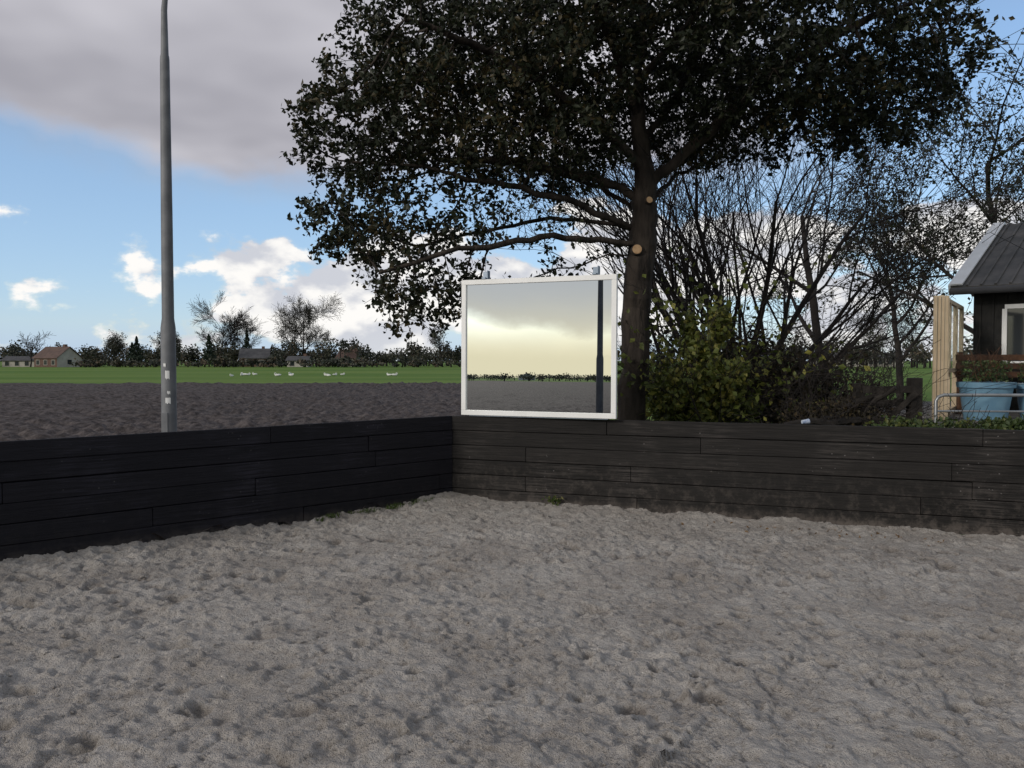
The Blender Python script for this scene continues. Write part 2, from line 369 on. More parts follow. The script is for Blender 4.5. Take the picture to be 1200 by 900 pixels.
# ------------------------------------------------------------------ street lamps
def lamp(name,x,y,dirx,diry,sc=1.0,mat=None):
    mat=mat or m_galv
    e=empty(name); mb=MB()
    P=[(0.09,.0),(.088,2.0),(.072,2.12),(.068,3.4),(.055,5.3),(.052,5.34),(.046,5.36),(.036,5.9)]
    pts=[(x,y,-.3)]+[(x,y,p[1]) for p in P]; rr=[.09*sc]+[p[0]*sc for p in P]
    for k in range(1,9):
        a=k/8*rad(80); q=.75
        pts.append((x+dirx*q*(1-math.cos(a)),y+diry*q*(1-math.cos(a)),5.9+q*math.sin(a))); rr.append((.034-.001*k)*sc)
    e2=pts[-1]; pts.append((e2[0]+dirx*.35,e2[1]+diry*.35,e2[2]+.05)); rr.append(.026)
    mb.tube(pts,rr,18); mb.make('post_and_arm',mat,e,smooth=True)
    hx,hy,hz=pts[-1]; mb=MB(); an=math.atan2(diry,dirx)
    mb.tube([(hx+dirx*s,hy+diry*s,hz+.01*i) for i,s in enumerate((-.05,.05,.3,.55,.62))],[.04,.075,.1,.07,.02],14)
    mb.make('lantern',mat,e,smooth=True)
    mb=MB(); mb.box((hx+dirx*.3,hy+diry*.3,hz-.08),(.4,.12,.06),rz=an); mb.make('lens',m_white,e,bevel=.02)
    mb=MB(); mb.box((x-.02,y-.086*sc,.75),(.08,.02,.4)); mb.make('service_door',mat,e,bevel=.004)
    return e
lp=lamp('street_lamp',-4.28,10.0,1,.1)
mb=MB()
for (z,w,h2,a0) in ((1.42,.05,.10,-1.35),(1.20,.035,.035,-1.2),(1.10,.06,.07,-1.3),(1.54,.03,.04,-1.7)):
    vs=[];n=6
    for i in range(n+1):
        a=a0+(i/n-.5)*w/.09
        for zz in (z-h2/2+.01*math.sin(i*2),z+h2/2-.006*math.cos(i*3)): vs.append((-4.28+.0925*math.cos(a),10+.0925*math.sin(a),zz))
    mb.add(vs,[(2*i,2*i+2,2*i+3,2*i+1) for i in range(n)])
mb.make('stickers',m_white,lp)
lamp('street_lamp.001',-8.75,-4.5,.5,-.8,1.25,m_dkmetal)

# ------------------------------------------------------------------ tree machinery
def seg_mesh(name,S,mat,parent=None):
    S=np.array(S); allV=[];allF=[];base=0
    rmax=S[:,6]
    for lo,hi,n in ((0,.009,3),(.009,.035,5),(.035,.08,8),(.08,9,14)):
        s=S[(rmax>=lo)&(rmax<hi)]
        if not len(s): continue
        def ring(p,d,r):
            d=d/np.linalg.norm(d,axis=1,keepdims=True); ref=np.array([.31,.94,.13])
            u=np.cross(d,ref); u/=np.linalg.norm(u,axis=1,keepdims=True)+1e-9; w=np.cross(d,u)
            a=np.arange(n)*2*math.pi/n
            return p[:,None]+r[:,None,None]*(u[:,None]*np.cos(a)[None,:,None]+w[:,None]*np.sin(a)[None,:,None])
        A=ring(s[:,0:3],s[:,3:6],s[:,6]); B=ring(s[:,7:10],s[:,10:13],s[:,13])
        V=np.concatenate([A,B],1).reshape(-1,3)
        i=np.arange(n); f=np.stack([i,(i+1)%n,n+(i+1)%n,n+i],1)
        F=(f[None]+(2*n*np.arange(len(s)))[:,None,None]).reshape(-1,4)+base
        allV.append(V);allF.append(F);base+=len(V)
    return mesh_np(name,np.concatenate(allV),np.concatenate(allF),mat,parent,smooth=True)
def leaves(name,C,size,mat,parent=None,aspect=.55,droop=0,tonev=None):
    C=np.asarray(C); N=len(C)
    a=R.normal(size=(N,3)); a[:,2]-=droop; a/=np.linalg.norm(a,axis=1,keepdims=True)
    b=R.normal(size=(N,3)); b=np.cross(a,b); b/=np.linalg.norm(b,axis=1,keepdims=True); nrm=np.cross(a,b)
    s=size*R.uniform(.6,1.3,N)[:,None]; w=s*aspect*.5
    V=np.stack([C-a*s*.5, C-a*s*.05+b*w+nrm*s*.08, C+a*s*.5, C-a*s*.05-b*w+nrm*s*.08],1).reshape(-1,3)
    F=np.arange(4*N).reshape(N,4)
    tn=np.clip(.7*R.random(N)+.45*vn(C[:,0]*1.1+C[:,1],C[:,2]*1.1,51),0,1) if tonev is None else tonev
    return mesh_np(name,V,F,mat,parent,tone=np.repeat(tn,4))
def colonize(nodes,par,att,step,kill,infl,iters):
    P=list(map(np.array,nodes)); par=list(par); att=np.array(att)
    near=np.full(len(att),-1); nd=np.full(len(att),1e9)
    new=list(range(len(P)))
    for it in range(iters):
        if not len(att): break
        Q=np.array([P[i] for i in new])
        D=np.linalg.norm(att[:,None]-Q[None],axis=2); j=D.argmin(1); dj=D[np.arange(len(att)),j]
        b=dj<nd; near[b]=np.array(new)[j[b]]; nd[b]=dj[b]
        k=nd>kill; att=att[k]; near=near[k]; nd=nd[k]
        act=nd<infl
        if not act.any(): break
        new=[]
        for i in np.unique(near[act]):
            a=att[(near==i)&act]; v=a-P[i]; v/=np.linalg.norm(v,axis=1,keepdims=True); d=v.sum(0)+R.normal(size=3)*.25
            nrm=np.linalg.norm(d)
            if nrm<.05: continue
            q=P[i]+d/nrm*step
            P.append(q); par.append(i); new.append(len(P)-1)
        if not new: break
    return np.array(P),np.array(par)
def tree_segs(P,par,rbase,rtip):
    n=len(P); kids=[[] for _ in range(n)]; cnt=np.zeros(n)
    for i in range(1,n): kids[par[i]].append(i)
    for i in reversed(range(n)):
        cnt[i]=1 if not kids[i] else sum(cnt[c] for c in kids[i])
    p=math.log(rbase/rtip)/math.log(cnt[0]); r=rtip*cnt**p
    D=np.zeros((n,3)); D[1:]=P[1:]-P[par[1:]]; D[0]=(0,0,1)
    S=[]
    for i in range(1,n):
        q=par[i]; main=max(kids[q],key=lambda c:cnt[c])==i
        if main: S.append([*P[q],*D[q],r[q],*P[i],*D[i],r[i]])
        else: S.append([*P[q],*D[i],min(r[q]*.9,r[i]*1.35),*P[i],*D[i],r[i]])
    return S,r,cnt
def path(nodes,par,start,pts,step=.16):
    cur=start; p=np.array(nodes[start]) if start>=0 else None
    for q in pts:
        q=np.array(q,float)
        if p is None: nodes.append(q); par.append(-1); cur=len(nodes)-1; p=q; continue
        L=np.linalg.norm(q-p); k=max(1,int(L/step)); o=p
        for j in range(1,k+1):
            nodes.append(o+(q-o)*j/k+R.normal(size=3)*.014); par.append(cur); cur=len(nodes)-1
        p=q
    return cur
def nearest(nodes,q): return int(np.argmin(np.linalg.norm(np.array(nodes)-np.array(q),axis=1)))

# ------------------------------------------------------------------ the big oak
oak=empty('oak_tree')
nodes=[];par=[]
path(nodes,par,-1,[(1.56,10.5,-.1),(1.57,10.5,.6),(1.60,10.5,1.6),(1.64,10.5,2.6),(1.70,10.5,3.3),(1.73,10.5,3.85),(1.66,10.52,4.6),(1.66,10.6,5.4),(1.76,10.5,6.6),(1.8,10.4,8.0)])
def limb(z,pts): path(nodes,par,nearest(nodes,(1.7,10.5,z)),pts)
limb(3.85,[(2.2,10.4,4.25),(2.78,10.2,4.72),(3.3,10.1,5.2),(4.0,9.9,5.6),(5.0,9.8,6.0)])
limb(3.05,[(1.1,10.2,3.12),(.5,9.9,3.12),(-.1,9.6,2.98),(-.8,9.3,2.85),(-1.5,9.2,2.6)])
limb(3.7,[(1.1,10.6,4.0),(.5,10.7,4.12),(-.2,10.9,4.3),(-1.0,11.0,4.3)])
limb(4.1,[(1.1,10.1,4.6),(.45,9.8,4.9),(-.3,9.4,5.2),(-1.2,9.0,5.4)])
limb(4.4,[(2.1,10.9,5.0),(2.5,11.3,5.7),(3.0,11.8,6.6)])
limb(4.8,[(1.3,10.1,5.4),(.8,9.4,6.1),(.4,8.9,6.7)])
limb(3.5,[(2.0,11.0,3.9),(2.4,11.7,4.3),(3.2,12.3,4.7)])
limb(3.4,[(1.3,11.0,3.9),(.8,11.8,4.3),(.2,12.6,4.6)])
limb(3.3,[(1.2,10.8,3.45),(.5,11.1,3.55),(-.5,11.3,3.4),(-1.3,11.3,3.2)])
limb(3.25,[(1.25,10.3,3.4),(.7,10.1,3.62),(.1,9.9,3.7),(-.7,9.8,3.85)])
limb(3.0,[(1.3,10.7,3.0),(.8,10.9,2.85),(.3,11.0,2.75),(-.3,11.0,2.5)])
limb(5.2,[(2.2,10.2,5.8),(2.9,9.6,6.4),(3.6,9.0,6.8)])
BL=[((.1,10.4,5.4),(1.9,2.3,1.3),1150),((-1.6,10.2,4.55),(1.2,1.3,.85),480),((-1.7,10.1,3.3),(.95,1.2,.7),330),
    ((-1.05,9.8,2.35),(.75,.8,.5),260),((-.1,10.1,3.35),(1.2,1.2,.4),190),((.2,10.4,4.2),(1.3,1.8,.6),330),
    ((3.2,10.3,5.7),(2.0,2.3,1.2),1000),((4.8,10.3,5.3),(1.2,1.3,.8),450),((2.8,11.3,4.8),(1.5,1.4,.6),230),
    ((1.6,10.5,7.1),(2.4,2.5,1.4),750),((-1.3,10.3,5.5),(.9,1.2,.8),260),((4.3,10.4,4.65),(1.3,1.2,.4),180),((3.0,9.9,4.75),(.9,1.0,.4),100)]
att=[]
for c,r,n in BL:
    u=R.normal(size=(n,3)); u/=np.linalg.norm(u,axis=1,keepdims=True); u*=R.random((n,1))**(1/2.6)*R.uniform(.85,1.12,(n,1)); att.append(np.array(c)+u*np.array(r))
att=np.concatenate(att)
P,pr=colonize(nodes,par,att,.13,.2,1.6,75)
S,r,cnt=tree_segs(P,pr,.185,.0045)
thin=np.where(r<.012)[0]; tw=[];tips=[]
for i in thin:
    if pr[i]<0: continue
    d=P[i]-P[pr[i]]; d/=np.linalg.norm(d)
    for k in range(2):
        v=d*.6+R.normal(size=3)*.6; v/=np.linalg.norm(v); L=R.uniform(.08,.26); e=P[i]+v*L
        tw.append([*P[i],*v,.0035,*e,*v,.002]); tips.append((P[i],e))
seg_mesh('trunk_and_branches',S+tw,m_bark,oak)
A=np.array([a for a,b in tips]); B=np.array([b for a,b in tips])
nl=13; dens=.6*vn(B[:,0]*1.3+5,B[:,2]*1.3+B[:,1],20)+.4*vn(B[:,0]*3.3+5,B[:,2]*3.3+2*B[:,1],22)
inner=np.exp(-((B[:,0]-.5)/.95)**2-((B[:,2]-3.5)/.75)**2)     # thinned inner crown, limbs visible
low=(B[:,2]<3.9)
keepp=np.clip(.28+1.5*dens-.32*low-.75*inner,0.04,1)
idx=np.repeat(np.arange(len(A)),nl); idx=idx[R.random(len(idx))<keepp[idx]]
f=R.uniform(.2,1.2,(len(idx),1)); C=A[idx]+(B-A)[idx]*f+R.normal(size=(len(idx),3))*.04
leaves('foliage',C,.078,m_oak,oak,aspect=.6)
print('OAK nodes',len(P),'leaves',len(C))
mb=MB(); mc=MB()
for (p,dx,dy,dz,rr_) in (((1.62,10.5,3.0),-.1,-1,.1,.065),((1.71,10.5,3.62),.25,-1,.15,.045)):
    d=Vector((dx,dy,dz)).normalized(); p=Vector(p); mb.tube([p,p+d*.17,p+d*.195],[rr_*1.5,rr_*1.15,rr_*1.05],14)
    mc.tube([p+d*.19,p+d*.2],[rr_*.95,rr_*.92],14)
mb.make('pruned_stubs',m_bark,oak,smooth=True); mc.make('cut_faces',m_cut,oak)

# ------------------------------------------------------------------ bare trees (recursive)
def grow(S,T,p,d,L,r,depth,gn=.18,up=.06,nk=4,ang=.6,seg=5,tipr=.004):
    p=np.array(p,float); d=np.array(d,float); d/=np.linalg.norm(d); sl=L/seg
    for k in range(seg):
        nd=d+R.normal(size=3)*gn+np.array([0,0,up]); nd/=np.linalg.norm(nd); r1=max(tipr,r*(1-.65*(k+1)/seg)); r0=max(tipr,r*(1-.65*k/seg))
        q=p+nd*sl; S.append([*p,*d,r0,*q,*nd,r1]); T.append((q,depth))
        if depth>0 and k>=1:
            m=nk/(seg-1); m=int(m)+(R.random()<m-int(m))
            for _ in range(m):
                u=R.normal(size=3); u-=nd*u.dot(nd); u/=np.linalg.norm(u)+1e-9; a=ang*R.uniform(.6,1.3)
                grow(S,T,q,nd*math.cos(a)+u*math.sin(a),L*R.uniform(.45,.72),r1*.62,depth-1,gn,up,nk,ang,max(3,seg-1) if depth>1 else 3,tipr)
        p=q;d=nd
bt=empty('bare_tree'); S=[];T=[]
for k in range(10):
    a=-1.0+2.0*k/9
    grow(S,T,(4.3+R.uniform(-.35,.35),16+R.uniform(-.4,.4),-.1),(math.sin(a*.75),R.uniform(-.35,.35),1.0),R.uniform(4.2,5.4),R.uniform(.06,.09),3,.10,.05,5.5,.5,7,.0055)
seg_mesh('stems',S,m_barkfar,bt); print('bare',len(S))
bt=empty('bare_tree.001'); S=[];T=[]
grow(S,T,(8.4,21,-.1),(0.0,0,1),5.6,.15,4,.07,.05,6,.85,8,.007)
seg_mesh('stems',S,m_barkfar,bt)
bt=empty('bare_tree.002'); S=[];T=[]
for k in range(5):
    grow(S,T,(2.9+.25*k,13.2+R.uniform(-.3,.3),-.1),(R.uniform(-.2,.25),R.uniform(-.2,.2),1),R.uniform(3.2,4.2),.045,3,.12,.04,4,.5,6,.005)
seg_mesh('stems',S,m_barkfar,bt)
def sparse_tree(name,x,y,h,r0,lf,dep=4,nk=6,lean=0,th=1):
    e=empty(name); S=[];T=[]
    grow(S,T,(x,y,-.1),(lean,0,1),h*.78,r0,dep,.08,.03,nk,.9,8,.01)
    seg_mesh('branches',S,m_barkfar,e)
    C=np.array([q for q,dd in T if dd<=th and q[2]>h*.22]); C=C[R.random(len(C))<lf]
    C=np.repeat(C,2,axis=0)+R.normal(size=(len(C)*2,3))*.12
    leaves('foliage',C,.16,m_oak,e); print(name,len(S),len(C))
sparse_tree('alder_tree',18.3,30,11.5,.2,.8,4,6)
sparse_tree('alder_tree.001',16.0,33,8,.15,.7,4,5)
sparse_tree('alder_tree.002',24.5,36,12,.2,.6,4,5)

# ------------------------------------------------------------------ shrubs
def shrub(name,ells,n,size,mat,twigs=0,aspect=.7,shoots=0,thr=.25):
    e=empty(name); Cs=[]
    for c,rd,wt in ells:
        m=int(n*wt); u=R.normal(size=(m,3)); u/=np.linalg.norm(u,axis=1,keepdims=True); u*=(R.random((m,1))**(1/2.6))*(1+.2*R.normal(size=(m,1)))
        Cs.append(np.array(c)+u*np.array(rd))
    C=np.concatenate(Cs); C=C[C[:,2]>.02]
    d=.6*vn(C[:,0]*3.1,C[:,2]*3.1+C[:,1]*2,31)+.4*vn(C[:,0]*8,C[:,2]*8+C[:,1]*5,33); C=C[R.random(len(C))<np.clip(d*3-3*thr,.02,1)]
    S=[];T=[]
    for k in range(twigs):
        c,rd,wt=ells[k%len(ells)]; bx=c[0]+R.uniform(-.7,.7)*rd[0]; by=c[1]+R.uniform(-.6,.6)*rd[1]
        grow(S,T,(bx,by,0),(R.uniform(-.35,.35),R.uniform(-.35,.35),1),(c[2]+rd[2])*R.uniform(.6,1.05),.014,2,.2,0,4,.7,6,.003)
    if shoots:
        Q=np.array([q for q,dd in T]); Q=Q[Q[:,2]>.8]; Q=np.repeat(Q,shoots,axis=0)+R.normal(size=(len(Q)*shoots,3))*.05; C=np.concatenate([C,Q])
    leaves('leaves',C,size,mat,e,aspect=aspect)
    if S: seg_mesh('stems',S,m_barkfar,e)
shrub('ivy_shrub',[((2.4,10.9,.9),(.42,.45,.5),1),((2.85,10.9,1.2),(.35,.4,.42),.5),((2.5,10.8,1.6),(.26,.3,.28),.28),((2.8,10.9,2.1),(.18,.25,.32),.14),((2.05,10.9,1.15),(.22,.3,.45),.25),((3.1,11,.85),(.3,.4,.45),.3),((2.4,10.9,2.05),(.12,.2,.22),.06)],3900,.09,m_ivy,30,.7,1,.25)
shrub('bramble_thicket',[((3.9,12,1.0),(.8,.7,.95),1),((4.8,12.2,.9),(.7,.7,.75),.7),((5.4,12.6,.7),(.5,.6,.5),.4),((3.4,12.3,1.4),(.6,.6,.8),.5)],5600,.07,m_bram,80,.7,0,.22)
shrub('hedge_shrub',[((6.4,20,.9),(1.6,.9,.9),1),((4.2,18,1.0),(1.8,.9,1.1),1),((2.6,14,1.1),(.7,.6,1.1),.5)],3500,.11,m_bram,36)
shrub('ground_ivy',[((5.9,8.9,.83),(1.1,.35,.12),1),((7.6,8.7,.83),(1.2,.4,.13),1),((4.6,9.1,.75),(.6,.3,.2),.5)],5200,.055,m_ivyd,6,.7,0,.15)
shrub('dead_bramble',[((3.9,9.9,.9),(.7,.3,.22),1),((4.4,10.2,.95),(.4,.3,.25),.5)],1500,.05,m_bram,40,.6,0,.2)

# ------------------------------------------------------------------ terrace and house
mb=MB(); mb.box((10.2,12.4,.36),(9.6,7.2,.84)); mb.make('terrace',m_paving,bevel=.02)
hs=empty('timber_house'); E=Vector((.75,-.66,0)).normalized(); G=Vector((.66,.75,0)).normalized(); A=Vector((7.1,13.0,0))
hz=math.atan2(E.y,E.x)
def hp(e,g,z): return A+E*e+G*g+Vector((0,0,z))
Lh=7.5; D2=3.33; ze=2.73; zr=4.14
mb=MB()
def wallprism(mb,e0,e1,g0,g1,zb,zt,zrr,gm,mi=0):
    vs=[hp(e,g,z) for e in (e0,e1) for (g,z) in ((g0,zb),(g1,zb),(g1,zt),(gm,zrr),(g0,zt))]
    mb.add(vs,[(0,1,2,3,4),(9,8,7,6,5),(0,4,9,5),(1,6,7,2),(0,5,6,1)],mi)
wallprism(mb,.25,Lh-.25,.35,2*D2-.35,.78,ze+.10,zr-.06,D2)
k=.35
while k<Lh-.3:
    mb.box(hp(k,.34,1.75),(.03,.025,1.9),rz=hz); k+=.18
mb.make('walls',m_blackw,hs)
mb=MB()
for s in (0,1):
    g0=0 if s==0 else 2*D2; th=.05
    a=[hp(0,g0,ze),hp(Lh,g0,ze),hp(Lh,D2,zr),hp(0,D2,zr)]; up=Vector((0,0,th))
    if s: a=[a[1],a[0],a[3],a[2]]
    mb.add(a+[q+up for q in a],[(3,2,1,0),(4,5,6,7),(0,1,5,4),(2,3,7,6),(1,2,6,5),(3,0,4,7)])
    k=.22
    while k<Lh:
        mb.beam(hp(k,g0,ze+th+.012),hp(k,D2,zr+th+.012),.035,.03); k+=.2
mb.make('roof',m_roof,hs)
mb=MB()
for g0 in (0,2*D2):
    mb.beam(hp(-.03,g0,ze+.0),hp(-.03,D2,zr+.0),.03,.17); mb.beam(hp(.055,g0,ze+.085),hp(.055,D2,zr+.085),.20,.03)
mb.beam(hp(0,-.03,ze-.03),hp(Lh,-.03,ze-.03),.03,.05)
mb.make('verge_boards',m_white,hs,bevel=.004)
mb=MB(); mb.tube([hp(0,-.09,ze-.03),hp(Lh,-.09,ze-.03)],[.055,.055],12); mb.make('gutter',m_slate,hs,smooth=True)
mb=MB(); mg=MB()
for (e,w,zb,zt) in ((1.25,1.1,1.55,2.45),(3.4,1.4,1.5,2.45)):
    for (ee,ww,z,hh) in ((e,w,zb,.07),(e,w,zt,.07),(e-w/2,.07,(zb+zt)/2,zt-zb-.07),(e+w/2,.07,(zb+zt)/2,zt-zb-.07),(e,.05,(zb+zt)/2,zt-zb-.07)):
        mb.box(hp(ee,.315,z),(ww,.06,hh),rz=hz)
    mg.box(hp(e,.32,(zb+zt)/2),(w-.07,.03,zt-zb-.07),rz=hz)
mb.make('window_frames',m_white,hs,bevel=.003); mg.make('window_panes',m_glass,hs)
mb=MB(); fp=hp(.75,D2-.3,0); mb.tube([(fp.x,fp.y,3.9),(fp.x,fp.y,4.62)],[.07,.07],14); mb.tube([(fp.x,fp.y,4.6),(fp.x,fp.y,4.63),(fp.x,fp.y,4.74),(fp.x,fp.y,4.76)],[.10,.105,.10,.03],14)
mb.make('flue_pipe',m_galv,hs,smooth=True)
ws=empty('glass_windscreen'); mb=MB(); mg=MB()
a=Vector((5.82,10.9,0)); b=Vector((7.35,13.15,0)); n=3
mb.box((5.80,10.86,1.63),(.19,.05,1.68),rz=-.1)
for k in range(4): mb.box((5.72+.05*k,10.83,1.63),(.012,.02,1.66),rz=-.1)
for k in range(n+1):
    q=a.lerp(b,k/n); mb.box((q.x,q.y,1.63),(.07,.07,1.68),rz=math.atan2(b.y-a.y,b.x-a.x))
for z in (.86,1.45,2.45): mb.beam((a.x,a.y,z),(b.x,b.y,z),.06,.06)
mb.make('posts_and_rails',m_cream,ws,bevel=.004)
mg.beam((a.x,a.y,1.95),(b.x,b.y,1.95),.01,.95); mg.make('panes',m_clear,ws)
rl=empty('metal_railing'); mb=MB()
mb.tube([(5.0,9.45,.7),(5.0,9.45,1.12),(5.03,9.45,1.17),(5.09,9.44,1.19),(9,9.1,1.19)],[.020]*5,10)
mb.tube([(5.0,9.45,1.0),(9,9.1,1.0)],[.012]*2,8)
for k in range(1,4): x=5.03+k*1.1; mb.tube([(x,9.45-.088*(x-5.03),.7),(x,9.45-.088*(x-5.03),1.19)],[.018]*2,10)
mb.make('rails_and_posts',simple('light_steel',(.22,.23,.24),(.32,.33,.34),5,.4,.05,metallic=.5),rl,smooth=True)
def planter(name,x,y,r,h):
    e=empty(name); mb=MB(); z=.78
    mb.tube([(x,y,z),(x,y,z+.02),(x,y,z+h*.85),(x,y,z+h*.86),(x,y,z+h)],[r*.74,r*.76,r*.95,r*1.03,r*1.05],28,cap=False)
    mb.tube([(x,y,z+h),(x,y,z+h*.85)],[r*.97,r*.94],28,cap=True)
    mb.make('pot',m_blue,e,smooth=True)
    n=700; a=R.uniform(0,6.28,n); q=R.random(n)**.5*r*.9; C=np.stack([x+q*np.cos(a),y+q*np.sin(a),z+h+.02+R.random(n)**1.3*.27],1)
    leaves('plant',C,.045,m_ivyd,e); S=[];T=[]
    for k in range(14): grow(S,T,(x+R.uniform(-.2,.2),y+R.uniform(-.2,.2),z+h-.03),(R.uniform(-.5,.5),R.uniform(-.5,.5),1),.36,.006,1,.2,0,3,.6,4,.003)
    seg_mesh('stems',S,m_brown,e)
planter('flower_pot',6.5,11.0,.345,.52); planter('flower_pot.001',7.28,11.0,.33,.50)
bn=empty('garden_bench'); mb=MB(); bx,by,bz=7.5,12.0,.78
for k in range(4): mb.box((bx,by-.2+.11*k,bz+.45),(1.5,.09,.03))
for k in range(3): mb.box((bx,by+.2,bz+.60+.13*k),(1.5,.03,.09))
for sx in (-.68,.68):
    mb.box((bx+sx,by-.18,bz+.3),(.06,.06,.6)); mb.box((bx+sx,by+.22,bz+.47),(.06,.06,.95)); mb.box((bx+sx,by,bz+.63),(.08,.5,.04))
mb.make('slats_and_legs',m_brown,bn,bevel=.005)
gt=empty('wooden_gate'); mb=MB()
mb.box((5.02,10.0,.7),(.14,.14,1.36)); mb.box((4.45,10.3,.65),(.12,.12,1.3))
for z in (.55,.8,1.05,1.22): mb.beam((4.47,10.22,z),(5.0,9.94,z+.02),.03,.09)
mb.beam((4.47,10.19,.55),(5.0,9.9,1.2),.03,.07)
mb.make('posts_and_rails',m_dkwood,gt,bevel=.006)
lg=MB()
for (a_,b_,r_) in (((4.0,10.3,.9),(4.7,10.1,1.15),.045),((3.7,9.7,.88),(4.9,9.9,.86),.05),((4.3,10.0,.85),(4.7,9.8,1.25),.03),((3.2,9.5,.83),(4.2,9.7,.86),.045),((3.9,9.8,.9),(4.3,10.0,1.08),.025)):
    a_=np.array(a_);b_=np.array(b_); pts=[tuple(a_+(b_-a_)*j/5+R.normal(size=3)*.018) for j in range(6)]
    lg.tube(pts,[r_*R.uniform(.8,1.15) for _ in range(6)],7)
for k in range(6): lg.tube([(3.5+.2*k,9.75,-.1),(3.5+.2*k,9.75,.85)],[.05,.045],8)
lg.make('log_pile',m_dkwood,smooth=True)
mb=MB(); cx,cy=2.86,7.80
mb.tube([(cx-.035,cy,TOP+.022),(cx+.035,cy+.01,TOP+.028)],[.018,.026],16,cap=True); mb.make('plastic_cup',simple('cup_plastic',(.22,.28,.42),(.55,.6,.66),30,.4,0),smooth=True)

# ------------------------------------------------------------------ weeds at the fence foot
def tuft(C,n,h,spread):
    V=[];F=[];b=0
    for c in C:
        for k in range(n):
            a=R.uniform(0,6.28); q=R.random()*spread; x=c[0]+q*math.cos(a); y=c[1]+q*math.sin(a); z=c[2]
            l=h*R.uniform(.4,1.2); dx,dy=R.normal(size=2)*l*.45; w=.004; an=R.uniform(0,3.14); ux,uy=w*math.cos(an),w*math.sin(an)
            V+=[(x-ux,y-uy,z),(x+ux,y+uy,z),(x+dx*.4+ux*.8,y+dy*.4+uy*.8,z+l*.7),(x+dx*.4-ux*.8,y+dy*.4-uy*.8,z+l*.7),(x+dx,y+dy,z+l),(x+dx,y+dy,z+l+.001)]
            F+=[(b,b+1,b+2,b+3),(b+3,b+2,b+4,b+5)]; b+=6
    return V,F
C=[]
for k in range(44):
    s=R.random()**1.2*1.7+.02; o=R.uniform(.02,.16); x=C0[0]+dl[0]*s+.657*o; y=C0[1]+dl[1]*s-.754*o; C.append((x,y,float(base_h(np.array([x]),np.array([y]))[0])+.015))
V,F=tuft(C,15,.042,.06); mesh_np('grass_tufts',V,F,m_blade,tone=R.random(len(V)))
C=np.array([(.44,8.53,.09)])+R.normal(size=(70,3))*np.array([.045,.02,.03]); leaves('weed_plant',C,.045,m_blade)
C=np.stack([R.uniform(1.6,3.8,60),np.zeros(60),np.full(60,.03)],1); C[:,1]=C0[1]-.357*(C[:,0]-C0[0])-R.uniform(.1,.7,60); C[:,2]=base_h(C[:,0],C[:,1])+.02; leaves('fallen_leaves',C,.04,simple('dry_leaf',(.10,.06,.03),(.2,.13,.07),9,.8,0))

# ------------------------------------------------------------------ distant things
FC=[];FT=[];SS=[]
def farclump(x,y,h,w,n,lo=.45,tb=None):
    k=int(3+R.random()*4); cs=[(x+R.uniform(-.3,.3)*w,y+R.uniform(-.3,.3)*w,h*R.uniform(.35,.7),w*R.uniform(.25,.42),h*R.uniform(.22,.34)) for _ in range(k)]
    tb=R.random() if tb is None else tb
    for c in cs:
        m=n//k; u=R.normal(size=(m,3)); u/=np.linalg.norm(u,axis=1,keepdims=True); u*=R.random((m,1))**.4
        q=np.array(c[:3])+u*np.array([c[3],c[3],c[4]]); q=q[q[:,2]>0]; FC.append(q); FT.append(np.clip(R.normal(tb,.15,len(q)),0,1))
    SS.append([x,y,0,0,0,1,.2,x,y,h*.6,0,0,1,.08])
for a in R.uniform(0,2*math.pi,460):
    rr_=R.uniform(230,340); x=rr_*math.sin(a); y=rr_*math.cos(a)
    farclump(x,y,R.uniform(3.5,8) if y>0 else R.uniform(2,3.6),R.uniform(4,9),110)
for a in R.uniform(rad(-175),rad(-95),160):
    rr_=R.uniform(300,340); farclump(rr_*math.sin(a),rr_*math.cos(a),R.uniform(1.8,3.2),R.uniform(6,12),80)
for k in range(190):
    x=-190+k*1.15+R.uniform(-1,1); y=228+R.uniform(-9,9); farclump(x,y,R.uniform(3.6,6.0)+2.5*max(0,math.sin(k*.37))*R.random(),R.uniform(4,7),170)
for k in range(26):
    x=R.uniform(-135,-12); farclump(x,R.uniform(205,225),R.uniform(6,9),R.uniform(4,6.5),260)
for k in range(60):
    x=50+k*1.2; farclump(x,170+R.uniform(-10,10),R.uniform(4.5,8.5),R.uniform(4,7),120)
for k in range(90):
    x=R.uniform(-100,-10); farclump(x,186+R.uniform(-2,2),R.uniform(1.0,2.8),R.uniform(2,5),60)
FC=np.concatenate(FC); FT=np.concatenate(FT)
dtr=empty('distant_tree_row'); leaves('foliage',FC,.62,m_far,dtr,tonev=FT,aspect=.8); seg_mesh('trunks',SS,m_barkfar,dtr); print('far',len(FC))
def fartree(name,x,y,h,lf,dep=3,r0=.25,ang=.7,mat=None,size=.35):
    e=empty(name); S=[];T=[]
    grow(S,T,(x,y,-.1),(0,0,1),h*.66,r0,dep,.08,.04,7,ang,7,.028)
    seg_mesh('branches',S,m_barkfar,e)
    if lf:
        C=np.array([q for q,dd in T if dd<=1 and q[2]>h*.2]); C=np.repeat(C,lf,axis=0)+R.normal(size=(len(C)*lf,3))*.4; leaves('foliage',C,size,mat or m_far,e)
fartree('distant_bare_tree',-120,200,8,0,3,.2,.8); fartree('distant_bare_tree.001',-79,218,14,0,4,.25,.7); fartree('distant_bare_tree.002',-74,222,11,0,3,.2,.7)
fartree('distant_leafy_tree',-56,215,15,1,4,.3,.8,None,.25); fartree('distant_leafy_tree.001',-60,218,12,1,3,.3,.8)
fartree('distant_leafy_tree.002',-88,205,7,3,3); fartree('distant_leafy_tree.003',-105,212,7,3,3); fartree('distant_leafy_tree.004',-19,215,9,1,3)
fartree('distant_leafy_tree.005',95,210,12,2,3); fartree('distant_leafy_tree.006',108,215,13,2,3)
